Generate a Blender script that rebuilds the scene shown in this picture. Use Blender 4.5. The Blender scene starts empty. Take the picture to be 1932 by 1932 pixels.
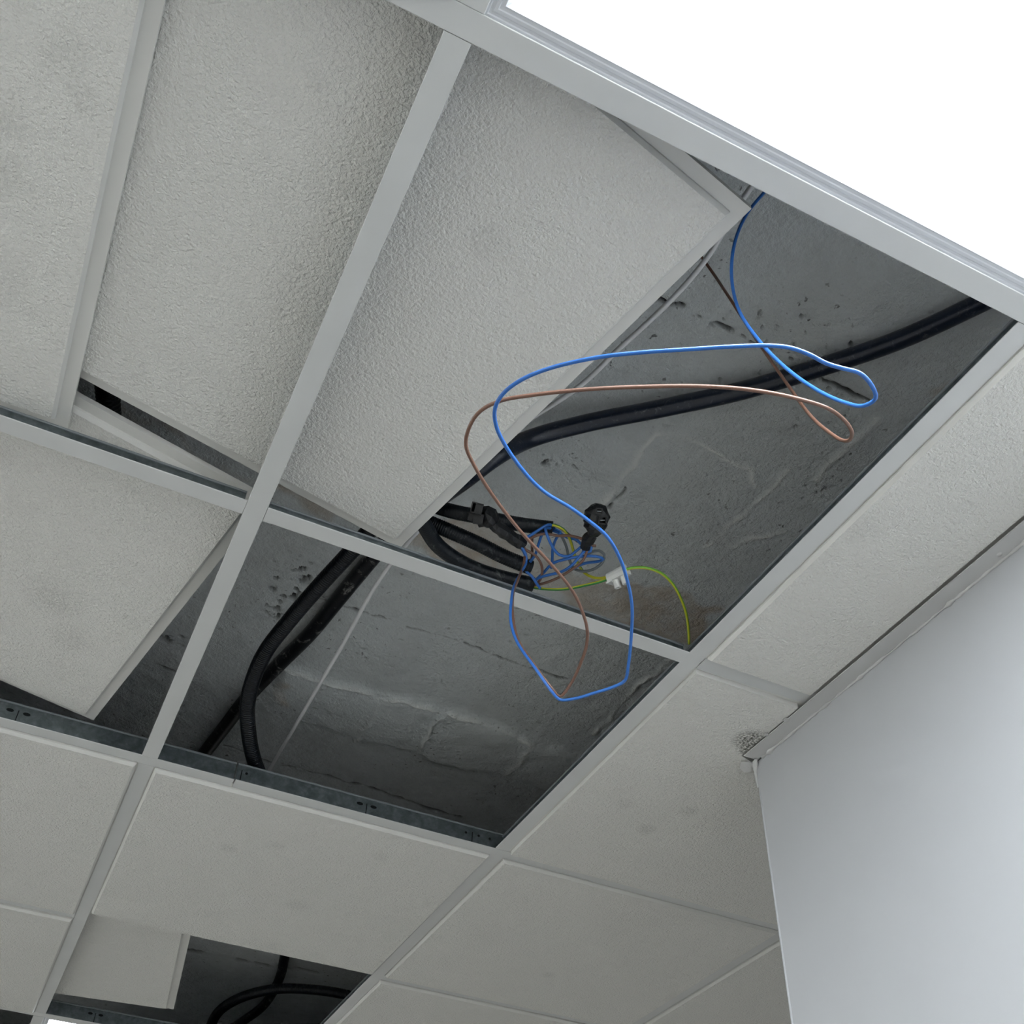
import bpy, math, random
import numpy as np
from mathutils import Matrix, Vector

random.seed(7)
rng = np.random.default_rng(11)
scene = bpy.context.scene
COL = scene.collection

# ---------------------------------------------------------------- camera
Z0 = 2.45                       # height of the suspended ceiling grid above the floor
H = 0.26                        # height of the concrete slab above the grid
R = np.array([[0.90129631, -0.43197847, 0.03255097],
              [0.30820466, 0.58661585, -0.74892705],
              [0.30442544, 0.68503755, 0.66185248]])      # rows: camera right, down, forward
CAM = np.array([-0.092274, -0.93763094, -0.90802216])
FPX, PX, PY, RES = 2061.05856, 954.918, 1128.958, 1932.0

cam_data = bpy.data.cameras.new('camera')
cam = bpy.data.objects.new('camera', cam_data)
COL.objects.link(cam)
cam_data.sensor_width = 36.0
cam_data.lens = FPX / RES * 36.0
cam_data.shift_x = (RES / 2 - PX) / RES
cam_data.shift_y = (PY - RES / 2) / RES
cam_data.clip_start = 0.02
m = Matrix.Identity(4)
for k in range(3):
    m[k][0] = R[0][k]
    m[k][1] = -R[1][k]
    m[k][2] = -R[2][k]
m[0][3], m[1][3], m[2][3] = CAM[0], CAM[1], CAM[2] + Z0
cam.matrix_world = m
scene.camera = cam

# ---------------------------------------------------------------- world, exposure
world = bpy.data.worlds.new('world')
scene.world = world
world.use_nodes = True
bg = world.node_tree.nodes['Background']
bg.inputs['Color'].default_value = (0.75, 0.85, 1.0, 1)
bg.inputs['Strength'].default_value = 0.05
vs = scene.view_settings
vs.view_transform = 'Standard'
vs.look = 'None'
vs.gamma = 1.0
vs.use_curve_mapping = False
vs.exposure = 1.66
LED_STRENGTH = 7.0
LED_COLOR = (0.90, 0.96, 1.0, 1)


def at(x, y, h):
    """point of the place that lies on the line of sight (x, y), h metres above the ceiling grid"""
    d = R.T @ np.array([(x - PX) / FPX, (y - PY) / FPX, 1.0])
    p = CAM + d * (h - CAM[2]) / d[2]
    return np.array([p[0], p[1], h + Z0])


# ---------------------------------------------------------------- materials
def new_mat(name):
    mt = bpy.data.materials.new(name)
    mt.use_nodes = True
    nt = mt.node_tree
    return mt, nt, nt.nodes['Principled BSDF']


def N(nt, typ, **kw):
    n = nt.nodes.new(typ)
    for k, v in kw.items():
        if k in n.inputs:
            n.inputs[k].default_value = v
        else:
            setattr(n, k, v)
    return n


def mix_color(nt, fac, a, b):
    n = nt.nodes.new('ShaderNodeMix')
    n.data_type = 'RGBA'
    for sock, v in ((n.inputs[0], fac), (n.inputs[6], a), (n.inputs[7], b)):
        if hasattr(v, 'node'):
            nt.links.new(v, sock)
        else:
            sock.default_value = v
    return n.outputs[2]


def ramp(nt, src, a, b):
    n = nt.nodes.new('ShaderNodeMapRange')
    n.inputs[1].default_value = a
    n.inputs[2].default_value = b
    nt.links.new(src, n.inputs[0])
    return n.outputs[0]


def mult(nt, a, b):
    n = nt.nodes.new('ShaderNodeMath')
    n.operation = 'MULTIPLY'
    for s, v in ((n.inputs[0], a), (n.inputs[1], b)):
        if hasattr(v, 'node'):
            nt.links.new(v, s)
        else:
            s.default_value = v
    return n.outputs[0]


def noise(nt, vec, scale, detail=3.0, rough=0.5, dist=0.0):
    n = N(nt, 'ShaderNodeTexNoise', Scale=scale, Detail=detail, Roughness=rough, Distortion=dist)
    nt.links.new(vec, n.inputs['Vector'])
    return n.outputs[0]


def bump(nt, bsdf, height, strength, distance):
    b = N(nt, 'ShaderNodeBump', Strength=strength, Distance=distance)
    nt.links.new(height, b.inputs['Height'])
    nt.links.new(b.outputs[0], bsdf.inputs['Normal'])
    return b


def coords(nt):
    """object coordinates, shifted for each object so that copies differ"""
    tc = nt.nodes.new('ShaderNodeTexCoord')
    return tc.outputs['Object']


def tile_mat(name, stains=(), smudge=0.35, seed=0.0):
    """sprayed white ceiling board; stains: (x, y, radius, strength) in the tile's own coordinates"""
    mt, nt, p = new_mat(name)
    v0 = coords(nt)
    mp = N(nt, 'ShaderNodeVectorMath', operation='ADD')
    mp.inputs[1].default_value = (seed, seed * 1.7, seed * .3)
    nt.links.new(v0, mp.inputs[0])
    v = mp.outputs[0]
    big = noise(nt, v, 9.0, 4.0, .6)
    fine = noise(nt, v, 90.0, 2.0)
    blot = mult(nt, ramp(nt, big, .60, .78), ramp(nt, fine, .42, .62))
    base = mix_color(nt, mult(nt, blot, smudge), (0.80, 0.795, 0.765, 1), (0.42, 0.42, 0.41, 1))
    for (sx, sy, sr, ss) in stains:
        d = N(nt, 'ShaderNodeVectorMath', operation='DISTANCE')
        nt.links.new(v0, d.inputs[0])
        d.inputs[1].default_value = (sx, sy, 0)
        spot = ramp(nt, d.outputs['Value'], sr, sr * .35)
        g = noise(nt, v, 260.0, 3.0, .7)
        base = mix_color(nt, mult(nt, mult(nt, spot, ramp(nt, g, .40, .58)), ss), base, (0.10, 0.10, 0.085, 1))
    nt.links.new(base, p.inputs['Base Color'])
    p.inputs['Roughness'].default_value = 0.85
    p.inputs['Specular IOR Level'].default_value = 0.25
    h1 = noise(nt, v, 330.0, 2.5, .55, .3)
    h2 = noise(nt, v, 190.0, 2.0, .5)
    ad = N(nt, 'ShaderNodeMath', operation='ADD')
    nt.links.new(h1, ad.inputs[0])
    nt.links.new(h2, ad.inputs[1])
    bump(nt, p, ad.outputs[0], 0.95, 0.0031)
    return mt


def paint_mat(name, col, rough=.45, bscale=60, bstr=.05, spec=.4, var=0.06):
    mt, nt, p = new_mat(name)
    v = coords(nt)
    n1 = noise(nt, v, 14.0, 4.0)
    dark = tuple(c * (1 - var * 2) for c in col) + (1,)
    nt.links.new(mix_color(nt, n1, dark, tuple(col) + (1,)), p.inputs['Base Color'])
    p.inputs['Roughness'].default_value = rough
    p.inputs['Specular IOR Level'].default_value = spec
    bump(nt, p, noise(nt, v, bscale, 3.0), bstr, .002)
    return mt


def galv_mat(name):
    mt, nt, p = new_mat(name)
    v = coords(nt)
    vo = N(nt, 'ShaderNodeTexVoronoi', Scale=170.0)
    nt.links.new(v, vo.inputs['Vector'])
    n1 = noise(nt, v, 60.0, 4.0, .6, .4)
    c1 = mix_color(nt, ramp(nt, n1, .35, .7), (0.13, 0.155, 0.17, 1), (0.30, 0.34, 0.36, 1))
    c2 = mix_color(nt, mult(nt, ramp(nt, vo.outputs['Distance'], .0, .9), .6), c1, (0.14, 0.17, 0.185, 1))
    nt.links.new(c2, p.inputs['Base Color'])
    p.inputs['Metallic'].default_value = 0.85
    p.inputs['Roughness'].default_value = 0.42
    return mt


def plastic(name, col, rough=.4, spec=.5, dust=0.0, dustcol=(.35, .36, .36, 1), dscale=40):
    mt, nt, p = new_mat(name)
    v = coords(nt)
    if dust:
        n1 = noise(nt, v, dscale, 6.0, .75, .6)
        c = mix_color(nt, mult(nt, ramp(nt, n1, .56, .74), dust), tuple(col) + (1,), dustcol)
        nt.links.new(c, p.inputs['Base Color'])
    else:
        n1 = noise(nt, v, 55.0, 3.0)
        c = mix_color(nt, n1, tuple(x * .86 for x in col) + (1,), tuple(col) + (1,))
        nt.links.new(c, p.inputs['Base Color'])
    p.inputs['Roughness'].default_value = rough
    p.inputs['Specular IOR Level'].default_value = spec
    return mt


def concrete_mat():
    mt, nt, p = new_mat('painted_concrete')
    tc = nt.nodes.new('ShaderNodeTexCoord')
    v = tc.outputs['Object']
    big = noise(nt, v, 3.2, 5.0, .6)
    mid = noise(nt, v, 26.0, 5.0, .6)
    fine = noise(nt, v, 150.0, 3.0, .6)
    c = mix_color(nt, big, (0.62, 0.655, 0.67, 1), (0.74, 0.78, 0.79, 1))
    c = mix_color(nt, mult(nt, ramp(nt, mid, .45, .8), .5), c, (0.51, 0.535, 0.54, 1))
    # little dark pin holes
    patch = ramp(nt, noise(nt, v, 7.0, 3.0), .45, .65)
    speck = noise(nt, v, 110.0, 2.0, .5, .4)
    c = mix_color(nt, mult(nt, mult(nt, ramp(nt, speck, .66, .72), patch), .85), c, (0.10, 0.10, 0.105, 1))
    st = N(nt, 'ShaderNodeAttribute', attribute_name='stain')
    s2 = mult(nt, mult(nt, st.outputs['Fac'], ramp(nt, mid, .15, .6)), ramp(nt, big, .25, .6))
    c = mix_color(nt, s2, c, (0.54, 0.475, 0.405, 1))
    ck = N(nt, 'ShaderNodeAttribute', attribute_name='crack')
    c = mix_color(nt, ck.outputs['Fac'], c, (0.05, 0.05, 0.05, 1))
    rd = N(nt, 'ShaderNodeAttribute', attribute_name='mortar')
    c = mix_color(nt, mult(nt, rd.outputs['Fac'], .85), c, (0.86, 0.88, 0.87, 1))
    nt.links.new(c, p.inputs['Base Color'])
    p.inputs['Roughness'].default_value = .8
    p.inputs['Specular IOR Level'].default_value = .3
    ad = N(nt, 'ShaderNodeMath', operation='ADD')
    nt.links.new(mid, ad.inputs[0])
    nt.links.new(mult(nt, fine, .6), ad.inputs[1])
    bump(nt, p, ad.outputs[0], .9, .0085)
    return mt


def led_mat(name, strength):
    mt, nt, p = new_mat(name)
    p.inputs['Base Color'].default_value = (.9, .9, .9, 1)
    p.inputs['Emission Color'].default_value = LED_COLOR
    p.inputs['Emission Strength'].default_value = strength
    return mt


M_TEE = paint_mat('tee_white_paint', (0.70, 0.71, 0.71), .38, 40, .03, .45)
M_GALV = galv_mat('galvanised_steel')
M_BULB = plastic('galvanised_lip', (0.22, 0.245, 0.26), .38, .6)
M_DARK = plastic('hole_shade', (0.012, 0.014, 0.016), .8, .1)  # near-black colour standing in for the shade inside holes
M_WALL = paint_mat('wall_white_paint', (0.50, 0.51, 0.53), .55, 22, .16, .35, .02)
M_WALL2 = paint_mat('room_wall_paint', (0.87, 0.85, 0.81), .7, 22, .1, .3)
M_FLOOR = paint_mat('floor_light_tile', (0.30, 0.285, 0.26), .5, 22, .05, .4)
M_CONC = concrete_mat()
M_KRAFT = paint_mat('board_backing_paper', (0.26, 0.24, 0.21), .9, 60, .1, .1)
M_RIM = paint_mat('board_rim', (0.78, 0.775, 0.75), .7, 50, .06, .3)
M_FIELD = tile_mat('ceiling_board_field', smudge=.1)
M_TRIM = paint_mat('wall_angle_paint', (0.62, 0.62, 0.62), .5, 60, .1, .35)
M_PLASTER = paint_mat('plaster_filler', (0.60, 0.60, 0.60), .8, 150, .5, .2)
M_LEDFRAME = paint_mat('led_frame_paint', (0.66, 0.68, 0.72), .35, 30, .01, .5, .01)
M_LED = led_mat('led_diffuser', LED_STRENGTH)
M_COND = plastic('black_conduit', (0.003, 0.005, 0.009), .30, .38, .0)
M_COND_DUSTY = plastic('black_conduit_dusty', (0.006, 0.009, 0.013), .40, .35, .28, dscale=95)
M_COND_PLASTER = plastic('black_conduit_plaster', (0.004, 0.005, 0.008), .4, .35, .9, (.5, .5, .48, 1), 34)
M_COND_SCUFF = plastic('black_conduit_scuffed', (0.010, 0.016, 0.032), .28, .6, .35, dscale=120)
M_TAPE = plastic('black_tape', (0.006, 0.007, 0.009), .36, .5)
M_BLUE = plastic('blue_insulation', (0.032, 0.155, 0.52), .33, .5)
M_BROWN = plastic('brown_insulation', (0.19, 0.10, 0.07), .35, .5)
M_GREY = plastic('grey_insulation', (0.20, 0.225, 0.24), .4, .5)
M_GREEN = plastic('green_insulation', (0.035, 0.24, 0.045), .35, .5)
M_LIME = plastic('light_green_insulation', (0.22, 0.52, 0.05), .35, .5)
M_YELLOW = plastic('yellow_insulation', (0.62, 0.60, 0.04), .35, .5)
M_WHITEP = plastic('white_plastic', (0.78, 0.79, 0.77), .35, .5)
M_CABLE = plastic('white_cable', (0.84, 0.85, 0.87), .4, .5)


# ---------------------------------------------------------------- mesh helpers
def link(o, parent=None):
    COL.objects.link(o)
    if parent is not None:
        o.parent = parent
    return o


def mesh(name, verts, faces, mats, parent=None, smooth=False, idx=None):
    me = bpy.data.meshes.new(name)
    me.from_pydata([tuple(map(float, q)) for q in verts], [], [tuple(map(int, q)) for q in faces])
    for mt in (mats if isinstance(mats, (list, tuple)) else [mats]):
        me.materials.append(mt)
    if idx is not None:
        me.polygons.foreach_set('material_index', np.array(idx, dtype=np.int32))
    if smooth:
        me.polygons.foreach_set('use_smooth', np.ones(len(me.polygons), dtype=bool))
    me.update()
    return link(bpy.data.objects.new(name, me), parent)


def tag(o, label=None, cat=None, group=None, kind=None):
    for k, v in (('label', label), ('category', cat), ('group', group), ('kind', kind)):
        if v:
            o[k] = v
    return o


def empty(name, loc, label, cat, group=None):
    o = bpy.data.objects.new(name, None)
    o.empty_display_size = .05
    o.location = [float(q) for q in loc]
    COL.objects.link(o)
    return tag(o, label, cat, group)


class MB:
    """collects simple solids into one mesh"""
    def __init__(s):
        s.v, s.f, s.i = [], [], []

    def add(s, verts, faces, mi=0):
        b = len(s.v)
        s.v += [tuple(q) for q in verts]
        s.f += [tuple(b + k for k in fc) for fc in faces]
        s.i += [mi] * len(faces)
        return s

    def box(s, x0, x1, y0, y1, z0, z1, mi=0):
        vv = [(x, y, z) for z in (z0, z1) for (x, y) in ((x0, y0), (x1, y0), (x1, y1), (x0, y1))]
        return s.add(vv, [(0, 3, 2, 1), (4, 5, 6, 7), (0, 1, 5, 4), (1, 2, 6, 5), (2, 3, 7, 6), (3, 0, 4, 7)], mi)

    def prism(s, poly, z0, z1, mi=0):
        n = len(poly)
        vv = [(x, y, z0) for x, y in poly] + [(x, y, z1) for x, y in poly]
        return s.add(vv, [tuple(range(n))[::-1], tuple(range(n, 2 * n))] +
                     [(k, (k + 1) % n, n + (k + 1) % n, n + k) for k in range(n)], mi)

    def build(s, name, mats, parent=None, smooth=False):
        return mesh(name, s.v, s.f, mats, parent, smooth, s.i)


def catmull(pts, step):
    P = np.array(pts, float)
    if len(P) < 3:
        n = max(2, int(np.linalg.norm(P[1] - P[0]) / step))
        t = np.linspace(0, 1, n + 1)[:, None]
        return P[0] * (1 - t) + P[1] * t
    E = np.vstack([2 * P[0] - P[1], P, 2 * P[-1] - P[-2]])
    out = []
    for k in range(len(P) - 1):
        p0, p1, p2, p3 = E[k], E[k + 1], E[k + 2], E[k + 3]
        d = lambda a, b: max(np.linalg.norm(b[:3] - a[:3]), 1e-6) ** .5
        t0 = 0.
        t1 = t0 + d(p0, p1)
        t2 = t1 + d(p1, p2)
        t3 = t2 + d(p2, p3)
        n = max(1, int(np.linalg.norm(p2[:3] - p1[:3]) / step))
        for t in np.linspace(t1, t2, n, endpoint=False):
            A1 = (t1 - t) / (t1 - t0) * p0 + (t - t0) / (t1 - t0) * p1
            A2 = (t2 - t) / (t2 - t1) * p1 + (t - t1) / (t2 - t1) * p2
            A3 = (t3 - t) / (t3 - t2) * p2 + (t - t2) / (t3 - t2) * p3
            B1 = (t2 - t) / (t2 - t0) * A1 + (t - t0) / (t2 - t0) * A2
            B2 = (t3 - t) / (t3 - t1) * A2 + (t - t1) / (t3 - t1) * A3
            out.append((t2 - t) / (t2 - t1) * B1 + (t - t1) / (t2 - t1) * B2)
    out.append(P[-1])
    return np.array(out)


def frames(C):
    T = np.gradient(C, axis=0)
    T /= np.linalg.norm(T, axis=1)[:, None] + 1e-12
    u = np.cross(T[0], (0, 0, 1.))
    if np.linalg.norm(u) < 1e-3:
        u = np.array((1., 0, 0))
    u /= np.linalg.norm(u)
    U = []
    for t in T:
        u = u - t * (u @ t)
        u /= np.linalg.norm(u)
        U.append(u.copy())
    U = np.array(U)
    return T, U, np.cross(T, U)


def tube(name, pts, r, mats, parent=None, sides=10, step=.006, corr=None, hollow=False, stripe=None,
         lumpy=0.0, flat=False):
    """round tube along a smooth path; corr=(pitch, depth) makes ribs; stripe=(first, last) side index of material 1;
    a fourth coordinate on the points is a radius of its own"""
    P = np.array(pts, float)
    if corr:
        step = corr[0] / 4
    C4 = catmull(P, step)
    C = C4[:, :3]
    rad = C4[:, 3] if C4.shape[1] > 3 else np.full(len(C), r)
    if corr:
        s = np.r_[0, np.cumsum(np.linalg.norm(np.diff(C, axis=0), axis=1))]
        rad = rad + corr[1] * np.cos(2 * np.pi * s / corr[0])
    T, U, V = frames(C)
    a = np.arange(sides) / sides * 2 * np.pi
    ring = rad[:, None] * np.ones(sides)
    if lumpy:
        ring = ring * (1 + lumpy * rng.uniform(-1, 1, ring.shape))
    verts = C[:, None] + ring[..., None] * (np.cos(a)[None, :, None] * U[:, None] + np.sin(a)[None, :, None] * V[:, None])
    n = len(C)
    verts = verts.reshape(-1, 3)
    faces, idx = [], []
    for k in range(n - 1):
        for q in range(sides):
            q2 = (q + 1) % sides
            faces.append((k * sides + q, k * sides + q2, (k + 1) * sides + q2, (k + 1) * sides + q))
            idx.append(1 if stripe and (q - stripe[0]) % sides < stripe[1] - stripe[0] else 0)
    if hollow:
        # the last end is open: an inner wall runs back into the tube
        m_in = max(2, int(.03 / step))
        base = len(verts)
        sel = range(n - 1, max(n - 1 - m_in, 0), -1)
        inner = np.vstack([C[k] + rad[k] * .80 * (np.cos(a)[:, None] * U[k] + np.sin(a)[:, None] * V[k]) for k in sel])
        verts = np.vstack([verts, inner])
        for q in range(sides):
            q2 = (q + 1) % sides
            faces.append(((n - 1) * sides + q, (n - 1) * sides + q2, base + q2, base + q))
            idx.append(0)
        ns = len(sel)
        for k in range(ns - 1):
            for q in range(sides):
                q2 = (q + 1) % sides
                faces.append((base + k * sides + q, base + k * sides + q2, base + (k + 1) * sides + q2, base + (k + 1) * sides + q))
                idx.append(0)
        faces.append(tuple(base + (ns - 1) * sides + q for q in range(sides)))
        idx.append(0)
    else:
        faces.append(tuple((n - 1) * sides + q for q in range(sides)))
        idx.append(0)
    faces.append(tuple(range(sides))[::-1])
    idx.append(0)
    return mesh(name, verts, faces, mats, parent, not flat, idx)


def P3(*q):
    """list of (pixel x, pixel y, height above grid) -> points in the room; the upper part follows the slab's height"""
    return [at(x, y, h if h < .1 else .1 + (h - .1) * (H - .1) / .2) for x, y, h in q]


# ---------------------------------------------------------------- the room shell
WX, WY = 0.808, 0.154            # face and end of the wall beside the ceiling
X0, X1, Y0, Y1 = -1.8, 2.4, -2.4, 4.2
TOP = Z0 + H

tag(MB().box(X0, X1, Y0, Y1, -.1, 0).build('floor', M_FLOOR), kind='structure')
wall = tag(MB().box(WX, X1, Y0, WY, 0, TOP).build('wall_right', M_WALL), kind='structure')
tag(MB().box(X0 - .1, X0, Y0 - .1, Y1 + .1, 0, TOP).build('wall_left', M_WALL2), kind='structure')
tag(MB().box(X0, X1, Y1, Y1 + .1, 0, TOP).build('wall_back', M_WALL2), kind='structure')
tag(MB().box(X0, X1, Y0 - .1, Y0, 0, TOP).build('wall_front', M_WALL2), kind='structure')
tag(MB().box(X1, X1 + .1, Y0, Y1, 0, TOP).build('wall_far_right', M_WALL2), kind='structure')

slab = tag(MB().box(X0, X1, Y0, Y1, TOP + .022, TOP + .2).build('ceiling', M_CONC), kind='structure')


# ---- relief of the slab: blocks, squeezed mortar, cracks, pits
def vnoise(x, y, cell, seed):
    g = np.random.default_rng(seed).uniform(-1, 1, (400, 400))
    fx, fy = (x + 5) / cell, (y + 5) / cell
    ix, iy = np.floor(fx).astype(int), np.floor(fy).astype(int)
    tx, ty = fx - ix, fy - iy
    tx, ty = tx * tx * (3 - 2 * tx), ty * ty * (3 - 2 * ty)
    G = lambda a, b: g[a % 400, b % 400]
    return (G(ix, iy) * (1 - tx) + G(ix + 1, iy) * tx) * (1 - ty) + (G(ix, iy + 1) * (1 - tx) + G(ix + 1, iy + 1) * tx) * ty


def seg_dist(x, y, poly):
    d = np.full(x.shape, 9.)
    for (a, b) in zip(poly[:-1], poly[1:]):
        ab = b - a
        t = np.clip(((x - a[0]) * ab[0] + (y - a[1]) * ab[1]) / (ab @ ab), 0, 1)
        d = np.minimum(d, np.hypot(x - a[0] - t * ab[0], y - a[1] - t * ab[1]))
    return d


def on_slab(poly):
    return [at(px, py, H)[:2] for px, py in poly]


CRACKS = [(on_slab(q), w, dp) for q, w, dp in (
    ([(1222, 545), (1262, 566), (1290, 572)], .003, .012),
    ([(1306, 592), (1340, 606), (1370, 624)], .004, .016),
    ([(1390, 634), (1440, 654), (1490, 672)], .002, .006),
    ([(1555, 712), (1585, 724), (1615, 740), (1645, 756)], .004, .014),
    ([(560, 1118), (600, 1130), (622, 1136)], .003, .008), ([(645, 1146), (690, 1160), (740, 1170)], .003, .010),
    ([(880, 1216), (930, 1235), (980, 1250), (1010, 1260), (1072, 1282)], .003, .013),
    ([(770, 1185), (830, 1200), (880, 1216)], .002, .004),
    ([(1072, 1282), (1105, 1288)], .002, .005),
    ([(420, 1408), (450, 1418), (500, 1438), (560, 1448), (640, 1470), (720, 1495), (800, 1522), (870, 1540)], .004, .012),
    ([(1185, 918), (1165, 938), (1150, 955)], .003, .010), ([(1020, 872), (1034, 868)], .005, .014),
    ([(296, 1196), (318, 1206), (345, 1216)], .006, .012), ([(300, 1256), (318, 1262), (335, 1266)], .006, .012),
    ([(345, 1790), (420, 1806), (520, 1824), (600, 1836)], .005, .014))]
RIDGES = [(on_slab(q), w, dp) for q, w, dp in (
    ([(515, 1255), (560, 1262), (640, 1285), (720, 1312), (760, 1318), (840, 1340), (880, 1352), (960, 1378), (1008, 1396)], .0036, .006),
    ([(722, 1312), (708, 1335), (690, 1362), (670, 1390)], .004, .009),
    ([(838, 1345), (812, 1366), (798, 1380), (785, 1408)], .0036, .009),
    ([(1210, 852), (1240, 820), (1300, 828), (1345, 850), (1385, 872), (1420, 886), (1426, 915)], .004, .003),
    ([(1210, 855), (1185, 890), (1162, 922), (1138, 955)], .005, .005),
    ([(1488, 890), (1430, 945), (1400, 972), (1330, 1032)], .004, .003),
    ([(1480, 1000), (1420, 1010), (1380, 1030)], .005, .004),
    ([(1655, 790), (1600, 840), (1540, 905)], .006, .004),
    ([(1010, 1396), (985, 1420), (955, 1452)], .005, .004),
    ([(1262, 1240), (1225, 1275), (1185, 1312), (1150, 1352), (1120, 1385)], .005, .004),
    ([(1010, 800), (960, 850)], .004, .003))]
EDGES = [on_slab(q) for q in (
    [(516, 1340), (560, 1352), (600, 1357), (690, 1385), (740, 1400), (780, 1410), (830, 1434), (880, 1446), (930, 1446), (1000, 1466), (1080, 1500)],)]
PITS = []
for (cx, cy, n, sx, sy) in ((578, 1082, 9, 30, 22), (548, 1118, 10, 26, 18), (520, 1150, 9, 30, 26), (316, 1206, 7, 18, 8),
                            (1500, 660, 22, 120, 90), (1050, 870, 6, 30, 25), (1560, 900, 10, 90, 60), (800, 1000, 5, 60, 40),
                            (700, 1240, 8, 200, 40), (900, 1190, 10, 140, 40), (440, 1310, 3, 30, 30), (1065, 1446, 2, 10, 6)):
    for k in range(n):
        p = at(cx + random.gauss(0, sx * .6), cy + random.gauss(0, sy * .6), H)
        big = cx < 650 and cy < 1260
        PITS.append((p[0], p[1], random.uniform(.0025, .0055) if big else random.uniform(.0013, .0026),
                     random.uniform(.012, .022) if big else random.uniform(.004, .009), random.uniform(0, 3.1), random.uniform(.8, 1.7)))
STAINS = [(on_slab(q)) for q in (
    [(1080, 1085), (1190, 1100), (1250, 1112), (1300, 1135), (1350, 1150), (1335, 1225), (1200, 1190), (1050, 1130)],
    [(780, 985), (900, 960), (1010, 1020), (1110, 1090), (1090, 1120), (960, 1110), (800, 1050), (740, 1010)],
    [(490, 900), (560, 905), (640, 960), (620, 985), (540, 940)],
    [(230, 770), (520, 960), (480, 930), (240, 760)],
    [(1745, 735), (1780, 715), (1810, 720), (1800, 750), (1760, 770)],
    [(530, 1280), (545, 1290), (540, 1320), (515, 1310)])]


def in_poly(x, y, poly):
    c = np.zeros(x.shape, bool)
    for (a, b) in zip(poly, poly[1:] + poly[:1]):
        c ^= ((a[1] > y) != (b[1] > y)) & (x < (b[0] - a[0]) * (y - a[1]) / (b[1] - a[1] + 1e-12) + a[0])
    return c


def relief(xa, xb, ya, yb, st):
    xs, ys = np.arange(xa, xb + st / 2, st), np.arange(ya, yb + st / 2, st)
    X, Y = np.meshgrid(xs, ys)
    jx = X + .0025 * vnoise(X, Y, .012, 1) + .006 * vnoise(X, Y, .04, 2)
    jy = Y + .0025 * vnoise(X, Y, .012, 3) + .006 * vnoise(X, Y, .04, 4)
    z = .003 * vnoise(X, Y, .11, 5) + .0012 * vnoise(X, Y, .03, 6) + .0006 * vnoise(X, Y, .012, 7)
    crack, mortar, stain = np.zeros(X.shape), np.zeros(X.shape), np.zeros(X.shape)
    # the course of blocks between the mortar line and the edge behind it hangs a little lower
    e = np.array(EDGES[0])
    yl = np.interp(X, e[:, 0], e[:, 1])
    low = 1 / (1 + np.exp((jy - yl) / .003)) * 1 / (1 + np.exp(-(jx - at(514, 1300, H)[0]) / .004)) * (jy > at(720, 1290, H)[1])
    r0 = np.array(RIDGES[0][0])
    yr = np.interp(X, r0[:, 0], r0[:, 1])
    low *= 1 / (1 + np.exp(-(jy - yr) / .006))
    z -= .014 * low
    for poly, w, dp in RIDGES:
        g = np.exp(-(seg_dist(jx, jy, poly) / w) ** 2)
        g *= np.clip(.75 + .9 * vnoise(X, Y, .025, 8), 0.1, 1.3)
        z -= dp * g
        mortar = np.maximum(mortar, g)
    for poly, w, dp in CRACKS:
        d = seg_dist(jx, jy, poly)
        wv = w * .55 * np.clip(.75 + .8 * vnoise(X, Y, .02, 9), .15, 1.6)
        g = np.exp(-(d / wv) ** 2)
        z += dp * g
        crack = np.maximum(crack, np.clip(1.3 * np.exp(-(d / (1.25 * wv)) ** 2), 0, 1) * min(1, dp / .008))
    for (qx, qy, r, dp, an, el) in PITS:
        m_ = (np.abs(X - qx) < .05) & (np.abs(Y - qy) < .05)
        dx, dy = X[m_] - qx + .35 * (jx - X)[m_], Y[m_] - qy + .35 * (jy - Y)[m_]
        u, v = dx * math.cos(an) + dy * math.sin(an), -dx * math.sin(an) + dy * math.cos(an)
        g = np.exp(-((u / (r * el)) ** 2 + (v / r) ** 2)) + .5 * vnoise(X[m_], Y[m_], .0065, 21)
        g = np.clip((g - .45) / .08, 0, 1)
        z[m_] += dp * g
        crack[m_] = np.maximum(crack[m_], g * min(1, dp / .012))
    for poly in STAINS:
        stain = np.maximum(stain, in_poly(X + .02 * vnoise(X, Y, .03, 12), Y + .02 * vnoise(X, Y, .03, 13), poly) * 1.0)
    for _ in range(6):
        stain[1:-1, 1:-1] = (stain[:-2, 1:-1] + stain[2:, 1:-1] + stain[1:-1, :-2] + stain[1:-1, 2:] + 2 * stain[1:-1, 1:-1]) / 6
    z = np.minimum(z, .021)
    return X, Y, z + TOP, crack, mortar, stain


def block_mesh(grid, sel, name):
    X, Y, Z, crack, mortar, stain = grid
    ny, nx = X.shape
    idx = np.arange(nx * ny).reshape(ny, nx)
    q = np.stack([idx[:-1, :-1], idx[1:, :-1], idx[1:, 1:], idx[:-1, 1:]], -1)[sel]
    if len(q) == 0:
        return
    used, inv = np.unique(q.ravel(), return_inverse=True)
    V = np.c_[X.ravel()[used], Y.ravel()[used], Z.ravel()[used]]
    F = inv.reshape(-1, 4)
    me = bpy.data.meshes.new(name)
    me.vertices.add(len(V))
    me.vertices.foreach_set('co', V.astype(np.float32).ravel())
    me.loops.add(F.size)
    me.loops.foreach_set('vertex_index', F.astype(np.int32).ravel())
    me.polygons.add(len(F))
    me.polygons.foreach_set('loop_start', np.arange(0, F.size, 4, dtype=np.int32))
    me.polygons.foreach_set('use_smooth', np.ones(len(F), dtype=bool))
    for nm, arr in (('crack', crack), ('mortar', mortar), ('stain', stain)):
        at_ = me.attributes.new(nm, 'FLOAT', 'POINT')
        at_.data.foreach_set('value', arr.ravel()[used].astype(np.float32))
    me.materials.append(M_CONC)
    me.update(calc_edges=True)
    me.validate()
    link(bpy.data.objects.new(name, me), slab)


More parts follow.
